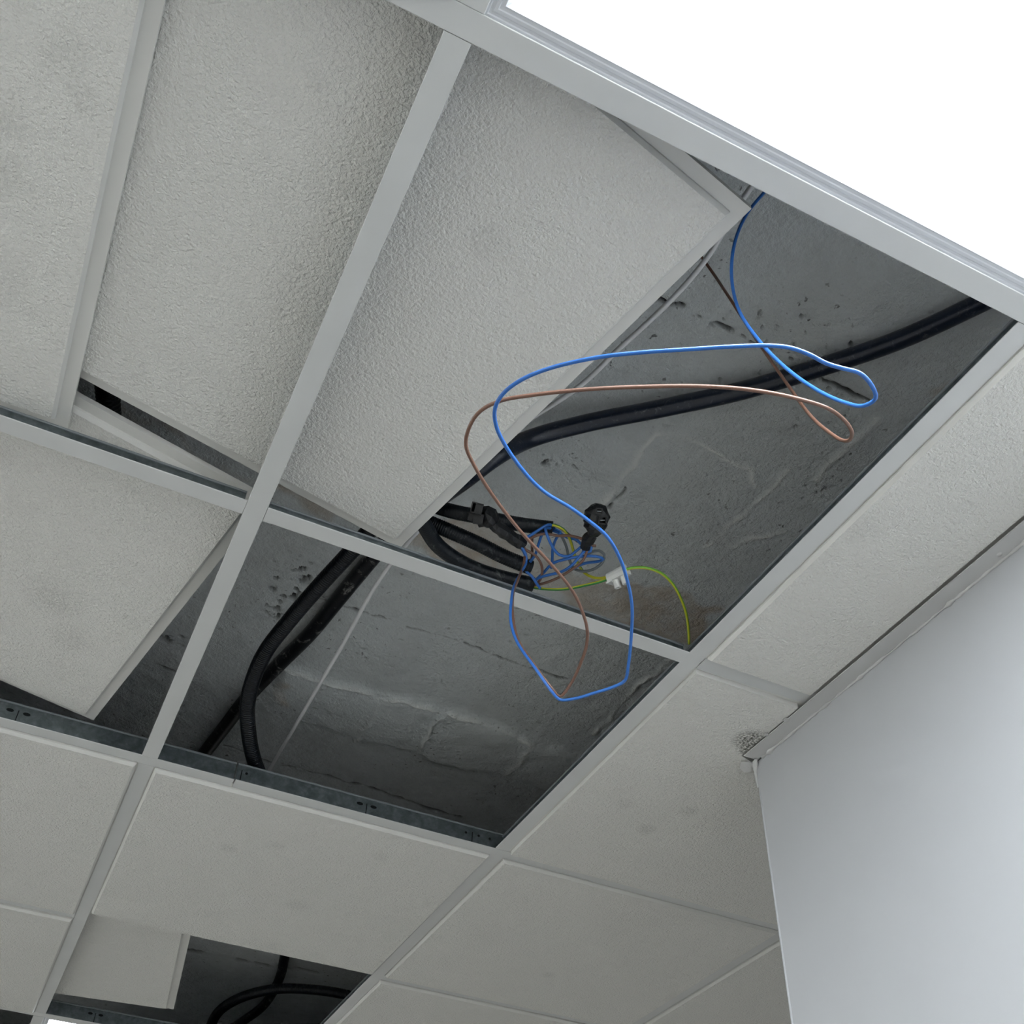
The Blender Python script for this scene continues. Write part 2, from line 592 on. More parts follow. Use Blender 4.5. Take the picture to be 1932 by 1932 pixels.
SY = [at(*q, H)[1] for q in ((1370, 622), (1330, 846), (880, 1216), (720, 1312), (880, 1446))]
SX = [at(*q, H)[0] for q in ((1185, 890), (1430, 945), (1200, 1300), (516, 1300), (700, 1350), (800, 1376), (970, 1440))]
for (xa, xb, ya, yb, st, rows) in (
        (-.40, 1.16, -.56, 1.16, .0025,
         [(-.57, SY[0], ()), (SY[0], SY[1], ()), (SY[1], SY[2], (SX[0], SX[1])), (SY[2], SY[3], (SX[2],)), (SY[3], SY[4], (SX[3], SX[4], SX[5], SX[6])), (SY[4], 1.17, (SX[6],))]),
        (-.40, 1.16, 1.164, 2.5, .010, [(1.16, 1.52, ()), (1.52, 2.51, ())])):
    grid = relief(xa, xb, ya, yb, st)
    xc = (grid[0][:-1, :-1] + grid[0][1:, 1:]) / 2
    yc = (grid[1][:-1, :-1] + grid[1][1:, 1:]) / 2
    for (ra, rb, cols) in rows:
        bnd = [-9] + list(cols) + [9]
        for ca, cb in zip(bnd[:-1], bnd[1:]):
            block_mesh(grid, (yc >= ra) & (yc < rb) & (xc >= ca) & (xc < cb), 'concrete_block')

# ---------------------------------------------------------------- ceiling boards
FACE, BACK = .566, .5945
DROP, BTH = .008, .007


def tile_geometry(face_poly, back_poly):
    mb = MB()
    n = len(face_poly)
    c = np.mean(np.array(face_poly), axis=0)
    fp = np.array(face_poly, float)
    small = [tuple(q - np.sign(q - c) * .0034) for q in fp] if n == 4 else [tuple(q) for q in fp]
    v = [(x, y, 0) for x, y in small] + [(x, y, .0045 if n == 4 else .001) for x, y in fp] + [(x, y, DROP) for x, y in fp]
    f = [tuple(range(n))[::-1]]
    for lo, hi in ((0, n), (n, 2 * n)):
        f += [(lo + k, lo + (k + 1) % n, hi + (k + 1) % n, hi + k) for k in range(n)]
    mb.add(v, f, 2)
    mb.i[0] = 0
    mb.prism(back_poly, DROP, DROP + BTH, 2)
    mb.i[-len(back_poly) - 1] = 1
    return mb


def sq(s, cut=()):
    return [(-s / 2, -s / 2), (s / 2, -s / 2), (s / 2, s / 2), (-s / 2, s / 2)]


def place_tile(corner, ex, ey, label, mat, group=None, sx=1, sy=1):
    """corner: far right corner of the face; ex, ey directions towards right and far"""
    ex = ex / np.linalg.norm(ex)
    ey = ey - ex * (ex @ ey)
    ey /= np.linalg.norm(ey)
    ez = np.cross(ex, ey)
    c = corner - (ex + ey) * FACE / 2
    o = tile_geometry(sq(FACE), sq(BACK)).build('ceiling_tile', [mat, M_KRAFT, M_RIM])
    mm = Matrix.Identity(4)
    for k in range(3):
        mm[k][0], mm[k][1], mm[k][2], mm[k][3] = ex[k], ey[k], ez[k], c[k]
    o.matrix_world = mm
    return tag(o, label, 'ceiling tile', group)


# displaced boards lying on top of the tees
b, a, c = at(746, 1022, .043), at(1387, 398, .045), at(150, 703, .0420)
eyv = (b - a) / np.linalg.norm(b - a)
exv = (b - c) - eyv * ((b - c) @ eyv)
place_tile(b, exv, eyv, 'big white board pushed up and turned askew above the long tee beside the open hole',
           tile_mat('ceiling_board_askew', [(.12, -.12, .03, .12), (.02, .05, .05, .1)], .25, 1.3))
fr = at(162, 1352, .036)
ey2 = fr - at(450, 997, .030)
n1, n2 = at(140, 768, .0420), at(300, 855, .036)
place_tile(fr, n2 - n1, ey2, 'tilted white board lifted off the grid at the left edge, dark gaps on two sides',
           tile_mat('ceiling_board_tilted', [(.15, .05, .05, .18), (.2, .12, .04, .15)], .2, 4.1))
p1, p0 = at(101, 796, .0258), at(272, 0, .0258)
eyl = p1 - p0
place_tile(p1, np.array([eyl[1], -eyl[0], 0]), eyl, 'white board with dark smudges in the upper left corner, its stepped edge showing',
           tile_mat('ceiling_board_smudged', [(.19, -.05, .03, .14), (.23, -.13, .03, .14), (.20, .0, .03, .14), (.25, -.1, .02, .14), (.13, .0, .03, .14), (.2, .12, .05, .1)], .2, 7.7))
cc, dd = at(315, 1905, .020), at(112, 1876, .020)
ex4 = cc - dd
place_tile(cc, ex4, np.array([-ex4[1], ex4[0], 0]), 'small looking board pushed askew beside the far dark hole, stepped right edge',
           tile_mat('ceiling_board_far', (), .15, 2.9))


def flat_tile(x0, x1, y0, y1, label, mat, poly=None, dz=0.0, face=None):
    """board lying in its bay: the face drops below the tees, the rim rests on them"""
    cx, cy = (x0 + x1) / 2, (y0 + y1) / 2
    if poly is None:
        mf, mb_ = .014, .003
        fp = [(x0 + mf - cx, y0 + mf - cy), (x1 - mf - cx, y0 + mf - cy), (x1 - mf - cx, y1 - mf - cy), (x0 + mf - cx, y1 - mf - cy)]
        bp = [(x0 + mb_ - cx, y0 + mb_ - cy), (x1 - mb_ - cx, y0 + mb_ - cy), (x1 - mb_ - cx, y1 - mb_ - cy), (x0 + mb_ - cx, y1 - mb_ - cy)]
    else:
        fp = [(x - cx, y - cy) for x, y in poly[0]]
        bp = [(x - cx, y - cy) for x, y in poly[1]]
    o = tile_geometry(fp, bp).build('ceiling_tile', [mat, M_KRAFT, M_RIM])
    o.location = (cx, cy, Z0 + .0016 - DROP + dz)
    return tag(o, label, 'ceiling tile')


G = .6
TM = [tile_mat('ceiling_board_%d' % k, s, .22, 11. * k + 3) for k, s in enumerate((
    [(.05, .05, .03, .15), (-.12, -.1, .02, .2), (-.05, -.15, .02, .12), (.12, -.2, .02, .12)],
    [(-.2, .2, .03, .1)], (), [(.0, .1, .02, .15)], ()))]
flat_tile(0, G, G, 2 * G, 'flat white board just beyond the wiring hole, scratched, in its bay', TM[0])
flat_tile(-G, 0, G, 2 * G + .021, 'flat white board at the left edge beyond the galvanised tee', TM[1])
flat_tile(-G, 0, 2 * G + .024, 3 * G, 'flat white board in the lower left corner beside the small askew board', TM[2])
flat_tile(G, 2 * G, G, 2 * G, 'flat white diamond shaped board at the bottom centre left of the wall corner', TM[3])
flat_tile(G, 2 * G, 2 * G, 3 * G, 'flat white board cut by the bottom edge right of the far dark hole', TM[4])
flat_tile(2 * G, 3 * G, G, 2 * G, 'sliver of white board at the lower right, seen against the wall corner', TM[2])
# cut board between the long tee and the wall
flat_tile(G, .790, -G, 0, 'long narrow cut board between the long tee and the wall', tile_mat('ceiling_board_cut', [(-.06, .0, .03, .12)], .15, 31.),
          ([(G + .014, -G + .014), (.7805, -G + .014), (.7805, -.014), (G + .014, -.014)],
           [(G + .003, -G + .003), (.800, -G + .003), (.800, -.003), (G + .003, -.003)]))
# notched board around the wall corner
sx_, sy_ = at(1415, 1390, 0)[:2] - np.array([.9, .3])
flat_tile(G, 2 * G, 0, G, 'notched white board around the wall corner with a dark mould spot',
          tile_mat('ceiling_board_mould', [(sx_, sy_, .032, .95), (sx_ + .012, sy_ + .022, .020, .95), (-.13, .1, .02, .25), (-.1, .02, .02, .2), (-.2, .05, .02, .15)], .2, 41.),
          ([(G + .014, .014), (.7805, .014), (.7805, .150), (.83, .165), (2 * G - .014, .165), (2 * G - .014, G - .014), (G + .014, G - .014)],
           [(G + .003, .003), (.800, .003), (.800, .160), (.84, .168), (2 * G - .003, .168), (2 * G - .003, G - .003), (G + .003, G - .003)]))

# the rest of the suspended ceiling, outside the picture
mb = MB()
seen = {(0, -1), (-1, -1), (-1, 0), (0, 0), (0, 1), (-1, 1), (-1, 2), (0, 2), (0, 3), (-1, 3), (0, -2), (1, -1), (1, 0), (1, 1), (1, 2), (2, 1)}
ADDED_LAMPS = [(-3, -2), (-3, 1), (0, -4)]
cells = [(i, j) for i in range(-3, 4) for j in range(-4, 7)]
for (i, j) in cells:
    x0, y0 = i * G, j * G
    if (i, j) in seen or (i, j) in ADDED_LAMPS or (x0 + .3 > WX and y0 + .3 < WY):
        continue
    if (i == 1 and j < 0):
        mb.box(x0 + .014, .79, y0 + .014, y0 + G - .014, Z0 - .006, Z0 + .008)
        continue
    mb.box(x0 + .014, x0 + G - .014, y0 + .014, y0 + G - .014, Z0 - .006, Z0 + .008)
    mb.box(x0 + .003, x0 + G - .003, y0 + .003, y0 + G - .003, Z0 + .002, Z0 + .008)
    mb.i[-5] = 1
    mb.i[-11] = 1
for (i, j) in ADDED_LAMPS:             # unseen lit panels, added to brighten the room
    mb.box(i * G + .004, i * G + G - .004, j * G + .004, j * G + G - .004, Z0 + .007, Z0 + .02, 1)
    mb.box(i * G + .03, i * G + G - .03, j * G + .03, j * G + G - .03, Z0 + .004, Z0 + .007, 2)
for (i, j) in cells:
    x0, y0 = i * G, j * G
    if (x0 + .3 > WX and y0 + .3 < WY):
        continue
    near = {(i, j), (i - 1, j)}
    if not (near & seen):       # tee along y at x0
        mb.box(x0 - .012, x0 + .012, y0 - .012, y0 + G - .012, Z0, Z0 + .0015)
    near = {(i, j), (i, j - 1)}
    if not (near & seen):
        mb.box(x0 + .012, x0 + G + (.012 if False else -.012), y0 - .012, y0 + .012, Z0, Z0 + .0015)
tag(mb.build('ceiling', [M_FIELD, M_KRAFT, M_LED]), kind='structure')


# ---------------------------------------------------------------- tees
def tee(name, p, q, label, slots=(), web_h=.0195, wide=.024, ends=(0, 0), dz=0.0, joint=False):
    """inverted T bar from p to q (plan points on the grid); parts flange, web, bulb, slots"""
    p, q = np.array(p, float), np.array(q, float)
    L = np.linalg.norm(q - p)
    d = (q - p) / L
    if name == 'main_tee':
        web_h = .0325
    root = empty(name, (p[0], p[1], Z0 + dz), label, 'ceiling tee')
    root.rotation_euler[2] = math.atan2(d[1], d[0])
    w = wide / 2
    fl = MB()
    pr = [(-w, .0004), (-w + .0006, 0), (w - .0006, 0), (w, .0004), (w, .0013), (w - .0012, .0016), (-w + .0012, .0016), (-w, .0013)]
    n = len(pr)
    v = [(0, y, z) for y, z in pr] + [(L, y, z) for y, z in pr]
    fl.add(v, [tuple(range(n)), tuple(range(n, 2 * n))[::-1]] + [(k, n + k, n + (k + 1) % n, (k + 1) % n) for k in range(n)])
    fl.build('flange', M_TEE, root)
    e0, e1 = ends
    MB().box(e0, L - e1, -.0008, .0008, .0014, web_h + .003).build('web', M_GALV, root)
    bl = MB()
    pr = [(-.0022, web_h + .002), (-.0026, web_h + .0027), (-.0026, web_h + .0046), (-.0016, web_h + .0055), (.0016, web_h + .0055),
          (.0026, web_h + .0046), (.0026, web_h + .0027), (.0022, web_h + .002)]
    v = [(e0, y, z) for y, z in pr] + [(L - e1, y, z) for y, z in pr]
    bl.add(v, [tuple(range(n)), tuple(range(n, 2 * n))[::-1]] + [(k, n + k, n + (k + 1) % n, (k + 1) % n) for k in range(n)])
    bl.build('bulb', M_BULB, root)
    for s in slots:                    # punched holes as solid dark pieces, their inner shade put into the colour
        kind, u = s[0], s[1]
        if kind == 'slit_shade':
            MB().box(u - .0007, u + .0007, -.0012, .0012, .004, web_h - .006).build('slit_shade', M_DARK, root)
        else:
            wd, hg, zc = (.0055, .0028, web_h - .009) if kind == 'hole' else (.0022, .0022, web_h - .010)
            poly = [(u + wd * math.cos(t) * (1 if abs(math.cos(t)) > .3 else .8), zc + hg * math.sin(t)) for t in np.arange(12) / 12 * 2 * math.pi]
            vv = [(x, -.0012, z) for x, z in poly] + [(x, .0012, z) for x, z in poly]
            MB().add(vv, [tuple(range(12))[::-1], tuple(range(12, 24))] + [(k, (k + 1) % 12, 12 + (k + 1) % 12, 12 + k) for k in range(12)]
                     ).build('slot', M_DARK, root)
    return root


def holes(*us):
    out = []
    for u in us:
        out += [('hole', u - .012), ('slit_shade', u), ('hole', u + .012)]
    return out


g = .0125
bx = .134                                   # joint between the two lengths of main tee
tee('main_tee', (-.6, -G), (1.0 - .21, -G), 'wide looking white main tee along the edge of the big lit panel')
tee('main_tee', (-.9, G - .003), (bx - .0012, G + .001), 'main tee left of the open joint, punched galvanised web above the white flange',
    holes(.9 - .20) + [('small', .9 - .005)])
tee('main_tee', (bx + .0012, G), (1.7, G + .004), 'main tee right of the open joint, at the far end of the wiring hole',
    [('small', .016), ('slit_shade', .008)] + holes(.22) + [('small', .40), ('slit_shade', .412), ('small', .424), ('small', .445)])
tee('main_tee', (-.6, 3 * G), (1.2, 3 * G), 'far main tee beside the small lit panel in the bottom left corner', holes(.72))
tee('cross_tee', (0, -G + g), (0, G - g), 'long white tee running down the middle between the askew board and the wiring hole', ends=(.004, .004), web_h=.0335)
tee('cross_tee', (0, G + g), (0, 3 * G - g), 'grey shaded tee at the lower left beside the small askew board', ends=(.004, .004))
tee('cross_tee', (0, -3 * G + g), (0, -G - g), 'stub of white tee at the top edge beside the big lit panel', ends=(.004, .004))
tee('cross_tee', (G, -G + g), (G - .002, G - g), 'long white tee between the wiring hole and the narrow cut board', ends=(.004, .004))
tee('cross_tee', (G - .001, G + g), (G + .003, 3 * G - g), 'tee right of the far dark hole at the bottom edge', ends=(.004, .004))
tee('cross_tee', (2 * G, G + g), (2 * G, 3 * G - g), 'tee at the lower right ending against the wall corner', ends=(.004, .004))
tee('cross_tee', (0, 3 * G + g), (0, 5 * G - g), 'short piece of tee in the bottom left corner left of the small lit panel', ends=(.004, .004))
tee('cross_tee', (-G, -.001), (-g, 0), 'short tee with dark web at the left above the tilted board', ends=(.002, .002))
tee('cross_tee', (g, 0), (G - g, -.001), 'short white tee crossing under the tangled wires', ends=(.002, .002), web_h=.0160)
tee('cross_tee', (G + g, 0), (.790, -.004), 'short tee stub between the long tee and the wall', ends=(.002, .004))
tee('cross_tee', (-G, 2 * G + .024), (-g, 2 * G + .022), 'short tee at the left edge between two flat boards', ends=(.002, .002))
tee('cross_tee', (G + g, 2 * G), (2 * G - g, 2 * G), 'short tee at the bottom centre between two flat boards', ends=(.002, .002))

# wall angle along the wall, with paint and filler smeared over the joint
ta = tag(MB().box(.782, WX - .0005, Y0, .146, Z0 - .0085, Z0 - .0070).box(WX - .0022, WX - .0005, Y0, .146, Z0 - .0085, Z0 + .020)
         .build('trim_1', M_TRIM), kind='structure')
zz = Z0 - .0085
bead = []
for k in range(130):
    y = -1.0 + k * .0088
    bead.append((WX - .001 + random.uniform(-.0006, .0006), y, zz - .0005, max(.0008, .0018 + random.gauss(0, .0011))))
tube('filler_bead', bead, .002, M_PLASTER, ta, 7, .006, lumpy=.25)
for (px, py, r) in ((1484, 1358, .0045), (1446, 1386, .003), (1886, 1046, .003)):
    q = at(px, py, -.0085)
    q[0] = min(q[0], WX - .004)
    vv, ff = [], []
    for k in range(5):
        for t in range(10):
            rr = r * math.cos(k / 4 * 1.4) * (1 + .15 * random.uniform(-1, 1))
            vv.append((q[0] + rr * math.cos(t * .628), q[1] + rr * math.sin(t * .628) * 1.2, q[2] - .0016 * math.sin(k / 4 * 1.5)))
    for k in range(4):
        for t in range(10):
            ff.append((k * 10 + t, (k + 1) * 10 + t, (k + 1) * 10 + (t + 1) % 10, k * 10 + (t + 1) % 10))
    ff.append(tuple(range(40, 50))[::-1])
    mesh('paint_drop', vv, ff, M_PLASTER, ta, True)
# broken plaster at the wall corner
fl = [(.786, .160), (.797, .153), (.8065, .152), (.8075, .166), (.800, .172), (.790, .170)]
flz = (-.010, -.0115, -.012, -.017, -.017, -.014)
MB().add([(x, y, Z0 + z) for (x, y), z in zip(fl, flz)] + [(x, y, Z0 + z + .0015) for (x, y), z in zip(fl, flz)],
         [tuple(range(6)), tuple(range(6, 12))[::-1]] + [(k, 6 + k, 6 + (k + 1) % 6, (k + 1) % 6) for k in range(6)]).build('plaster_flake', M_PLASTER, wall)
tube('plaster_lump', [(.800, .142, Z0 - .011, .002), (.803, .148, Z0 - .012, .0042), (.806, .153, Z0 - .015, .0036), (.807, .155, Z0 - .028, .0024),
                      (.807, .155, Z0 - .05, .0012)], .004, M_PLASTER, wall, 9, .003, lumpy=.22)
# slender bead of filler down the wall's edge
tube('corner_bead', [(WX + .001, WY - .001, Z0 - .05), (WX + .001, WY - .001, Z0 - .5), (WX + .001, WY - .001, 1.2)], .0022, M_WALL, wall, 8, .05)


# ---------------------------------------------------------------- lit panels
def led_panel(i, j, label):
    cx, cy = i * G + .3, j * G + .3
    root = empty('led_panel', (cx, cy, Z0), label, 'ceiling light')
    fr_ = MB()
    o, n_ = .2965, .2715
    ring = [(o, .0018), (.2865, .0018), (.2855, .0028), (.2835, .0028), (.2825, .0020), (.2800, .0020), (.2790, .0028), (.2770, .0028), (.2755, .0022), (n_, .0050),
            (n_, .009), (o, .011)]
    nr = len(ring)
    v = []
    for (sx, sy) in ((-1, -1), (1, -1), (1, 1), (-1, 1)):
        v += [(sx * r, sy * r, z) for r, z in ring]
    f = []
    for s in range(4):
        t = (s + 1) % 4
        f += [(s * nr + k, t * nr + k, t * nr + (k + 1) % nr, s * nr + (k + 1) % nr) for k in range(nr)]
    fr_.add(v, f)
    fr_.build('frame', M_LEDFRAME, root)
    MB().box(-.2712, .2712, -.2712, .2712, .0052, .0072).build('diffuser', M_LED, root)
    MB().box(-.290, .290, -.290, .290, .0115, .022).build('housing', M_GALV, root)
    return root


led_panel(0, -2, 'big brightly lit square panel filling the upper right corner')
led_panel(0, 3, 'lit white panel just showing in the bottom left corner')

# ---------------------------------------------------------------- conduits
CORR = (.0036, .00075)


def conduit(pts, r, label, mat=M_COND, corr=None, hollow=False, sides=16):
    o = tube('conduit', pts, r, mat, None, sides, .008, corr, hollow)
    return tag(o, label, 'conduit')


conduit(P3((2010, 490, .262), (1850, 571, .264), (1700, 640, .266), (1550, 692, .268), (1400, 737, .268), (1250, 770, .266), (1100, 800, .255),
           (1000, 828, .225), (935, 862, .17), (880, 903, .145), (835, 935, .15)), .0122,
        'long smooth black conduit sweeping across the slab to the upper right', M_COND_SCUFF)
conduit(P3((740, 928, .135), (800, 948, .112), (850, 964, .09), (920, 978, .088), (985, 990, .086), (1042, 997, .085)), .0094,
        'black conduit end nearest the slab, topmost of the three cut ends by the tangle', M_COND_DUSTY, (.0030, .00012), True)
conduit(P3((740, 955, .094), (800, 982, .088), (850, 1003, .078), (900, 1025, .072), (950, 1050, .068), (1001, 1071, .066)), .0098,
        'ribbed black conduit, middle one of the three cut ends by the tangle', M_COND_DUSTY, (.0030, .00036), True)
conduit(P3((772, 945, .062), (800, 990, .062), (825, 1028, .063), (860, 1055, .060), (905, 1077, .058), (955, 1092, .056), (1006, 1103, .055)), .0100,
        'dusty black conduit curving along the short tee, lowest of the three cut ends', M_COND_DUSTY, (.0030, .00010), True)
conduit(P3((800, 880, .20), (720, 975, .20), (660, 1043, .19), (600, 1108, .17), (545, 1172, .15), (502, 1228, .13), (478, 1280, .112), (467, 1330, .096),
           (469, 1380, .078), (477, 1425, .064), (490, 1462, .056), (510, 1500, .05), (535, 1540, .05)), .0118,
        'ribbed black conduit hanging in an arc through the middle hole', M_COND, CORR)
conduit(P3((850, 900, .27), (760, 985, .272), (700, 1055, .274), (640, 1128, .275), (585, 1195, .276), (530, 1250, .278), (470, 1312, .28), (425, 1370, .283),
           (388, 1418, .286), (340, 1480, .288)), .0128,
        'straight black conduit with plaster splashes lying against the slab of the middle hole', M_COND_PLASTER)
conduit(P3((150, 560, .27), (175, 630, .20), (196, 690, .165), (203, 745, .16), (210, 800, .155), (230, 860, .15), (260, 950, .20), (290, 1040, .27)), .0135,
        'piece of ribbed black conduit seen through the narrow gap at the left', M_COND, (.0062, .0014))
conduit(P3((545, 1760, .27), (536, 1810, .27), (530, 1838, .268), (515, 1872, .255), (492, 1902, .24), (462, 1924, .22), (440, 1938, .21)), .0125,
        'black conduit in the far dark hole coming straight down the slab', M_COND_PLASTER)
conduit(P3((392, 1965, .15), (402, 1925, .16), (420, 1902, .17), (460, 1880, .18), (520, 1866, .19), (590, 1867, .19), (650, 1876, .18), (720, 1896, .17), (780, 1915, .16)), .0125,
        'black conduit arching across the far dark hole', M_COND, CORR)

# white cable along the slab
tag(tube('cable', P3((1470, 290, .15), (1412, 360, .15), (1333, 488, .15), (1271, 561, .15), (1215, 615, .15), (1159, 666, .15), (1122, 704, .15), (1081, 738, .15), (1039, 766, .15), (1000, 792, .17), (860, 925, .23),
                     (735, 1067, .15), (640, 1228, .15), (560, 1365, .15), (510, 1450, .15), (470, 1530, .15)), .0031, M_CABLE, None, 10, .012),
    'thin white cable running straight along the slab past both holes', 'cable')

# ---------------------------------------------------------------- loose wires
WR = .0017


def wire(pts, label, mats, group=None, r=WR, stripe=None, sides=8, name='wire'):
    return tag(tube(name, pts, r, mats, None, sides, .004, stripe=stripe), label, 'wire', group)


wire(P3((1475, 325, .14), (1440, 365, .12), (1410, 402, .10), (1387, 455, .07), (1380, 515, .04), (1392, 580, .0), (1430, 640, -.05), (1480, 692, -.10),
        (1540, 735, -.15), (1595, 760, -.19), (1632, 765, -.215), (1652, 752, -.22), (1645, 728, -.222), (1622, 704, -.224), (1590, 695, -.226), (1560, 686, -.226), (1525, 668, -.226),
        (1490, 656, -.226), (1450, 652, -.226), (1380, 654, -.226), (1300, 659, -.225), (1210, 665, -.222), (1130, 674, -.218), (1040, 694, -.212), (985, 716, -.208),
        (950, 742, -.205), (934, 770, -.203), (936, 803, -.202), (958, 848, -.20), (1000, 903, -.20), (1030, 930, -.20), (1075, 957, -.198), (1110, 982, -.196),
        (1145, 1012, -.195), (1168, 1050, -.195), (1182, 1090, -.196), (1192, 1140, -.20), (1191, 1200, -.21), (1185, 1258, -.22), (1179, 1284, -.223), (1160, 1295, -.224), (1120, 1308, -.224),
        (1085, 1318, -.222), (1056, 1320, -.22), (1042, 1306, -.216), (1012, 1264, -.19), (975, 1210, -.14), (964, 1175, -.11), (965, 1130, -.06), (970, 1105, -.02),
        (983, 1080, .02), (993, 1060, .045), (992, 1045, .052), (984, 1032, .055)),
     'long blue wire hanging in two big loops below the hole', M_BLUE, name='blue_wire')
wire(P3((1290, 440, .25), (1325, 487, .235), (1345, 515, .215), (1375, 560, .15), (1420, 630, .09), (1475, 710, .01), (1530, 785, -.08), (1565, 816, -.13), (1590, 831, -.16), (1604, 829, -.175),
        (1607, 815, -.18), (1595, 795, -.183), (1565, 772, -.186), (1500, 751, -.19), (1420, 736, -.19), (1330, 729, -.19), (1200, 730, -.19), (1090, 736, -.19),
        (1000, 746, -.19), (945, 756, -.19), (907, 775, -.19), (886, 805, -.19), (879, 840, -.19), (893, 875, -.19), (930, 935, -.19), (980, 1000, -.188),
        (1040, 1065, -.185), (1080, 1115, -.184), (1099, 1155, -.185), (1108, 1190, -.188), (1106, 1220, -.192), (1094, 1255, -.198), (1077, 1290, -.205), (1056, 1314, -.212),
        (1040, 1297, -.205), (1005, 1250, -.175), (978, 1208, -.135), (968, 1165, -.09), (968, 1120, -.04), (978, 1092, .0), (988, 1065, .04), (990, 1050, .05)),
     'long brown wire hanging in two big loops below the hole', M_BROWN, name='brown_wire')

TB = ['short blue wire from the topmost conduit end back to the taped tail', 'blue wire dipping in a U between the topmost conduit and the right plug', 'blue wire hanging nearly straight down under the topmost conduit end', 'blue wire arching behind the yellow wire into the right plug tail', 'blue wire making a flat loop to the right towards the terminal block', 'blue wire rising from the lowest conduit to the right plug tail', 'blue wire stub with a cut end over the mouth of the lowest conduit', 'short slanting blue wire above the middle conduit end', 'tiny blue curl just under the right plug tail']
for lb, q in zip(TB, (
        [(1046, 994, .085), (1034, 990, .078), (1016, 1000, .07), (994, 1014, .066), (980, 1020, .064)],
        [(1044, 997, .084), (1029, 998, .07), (1034, 1014, .062), (1045, 1036, .056), (1056, 1047, .055), (1072, 1049.5, .056), (1089, 1038, .060), (1106, 1022, .062)],
        [(1046, 998, .083), (1058, 1006, .07), (1052, 1012, .068), (1043, 1034, .072), (1042, 1055, .070), (1040, 1072, .066)],
        [(1040, 1000, .086), (1056, 1006, .082), (1070, 1014, .078), (1089, 1019, .072), (1100, 1030, .064), (1107, 1020, .062)],
        [(1004, 1100, .056), (1025, 1081, .058), (1043, 1063, .058), (1067, 1055, .056), (1092, 1050.5, .054), (1110, 1049, .054), (1131, 1051, .056), (1138, 1055, .058), (1130, 1059, .06),
         (1107, 1062, .063), (1092, 1067, .066), (1080, 1074, .068)],
        [(998, 1100, .055), (1006, 1096, .055), (1023, 1088, .052), (1061, 1078, .048), (1078, 1067, .048), (1092, 1052, .052), (1106, 1034, .058), (1110, 1022, .062)],
        [(982, 1032, .062), (990, 1045, .066), (994, 1060, .068), (991, 1075, .06), (1004, 1088, .05), (1012, 1100, .046), (1019, 1110, .044)],
        [(1024, 1004, .075), (1021, 1012, .07), (1015, 1030, .068), (1010, 1046, .068), (997, 1064, .066), (990, 1070, .066)],
        [(1098, 1040, .058), (1108, 1042, .056), (1114, 1040, .056), (1116, 1033, .058), (1110, 1028, .06)])):
    wire(P3(*q), lb, M_BLUE, 'blue wires in the tangle', .0019)
TR = ['brown wire stretched across the top of the tangle between both plugs', 'short brown wire dropping into the middle conduit end', 'brown wire bowing right from the taped tail down to the lowest conduit', 'brown wire rising from the lowest conduit to the right plug tail', 'brown wire behind the yellow wire at the topmost conduit end', 'brown stub sticking out to the right of the right plug tail']
for lb, q in zip(TR, (
        [(980, 1022, .064), (994, 1019, .066), (1013, 1010, .066), (1028, 1007, .068), (1053, 1011, .066), (1074, 1010.6, .064), (1100, 1017, .062), (1110, 1020, .062)],
        [(1004, 1012, .07), (1003.6, 1030, .073), (1003.6, 1052, .074), (997, 1070, .068), (985, 1072, .066)],
        [(985, 1028, .062), (992, 1037, .060), (1010, 1048, .058), (1020, 1062, .056), (1023, 1078, .055), (1019, 1094, .054), (1010, 1103, .055), (1000, 1104, .056)],
        [(998, 1104, .055), (1016, 1103, .053), (1049, 1092, .046), (1078, 1075, .044), (1100, 1057, .050), (1107, 1040, .056), (1108, 1026, .06)],
        [(1046, 990, .087), (1060, 998, .09), (1075, 1010, .088), (1090, 1022, .08)],
        [(1108, 1026, .062), (1116, 1029, .060), (1124, 1030, .058)])):
    wire(P3(*q), lb, M_BROWN, 'brown wires in the tangle', .0018)
wire(P3((1046, 998, .09), (1058, 1010, .09), (1068, 1030, .088), (1074, 1055, .082), (1082, 1072, .074), (1100, 1078, .066), (1122, 1073, .062), (1137, 1060, .062), (1140, 1046, .066),
        (1130, 1039, .07), (1115, 1042, .072), (1106, 1050, .074)), 'grey wire coiled behind the tangle', M_GREY, None, .0019)
wire(P3((1036, 992, .084), (1046, 991, .080), (1062, 998, .076), (1074, 1015, .074), (1082, 1040, .076), (1090, 1062, .078), (1100, 1078, .070), (1115, 1088, .056), (1132, 1091, .046),
        (1152, 1087, .040)), 'yellow and green wire from the topmost conduit to the terminal block', [M_GREEN, M_YELLOW], None, .0019, (0, 5), 10)
wire(P3((998, 1107, .055), (1016, 1110, .052), (1040, 1112, .048), (1070, 1111, .044), (1105, 1104, .040), (1130, 1098, .038), (1153, 1090, .037)),
     'green wire with a yellow stripe from the lowest conduit to the terminal block', [M_GREEN, M_YELLOW], None, .0019, (8, 11), 10)
wire(P3((1178, 1076, .037), (1190, 1072, .038), (1215, 1071, .040), (1243, 1079, .044), (1266, 1098, .048), (1284, 1128, .05), (1295, 1160, .05), (1299, 1190, .046), (1300, 1215, .038)),
     'light green and yellow wire arching from the terminal block to the tee corner', [M_LIME, M_YELLOW], None, .0019, (2, 4), 10)

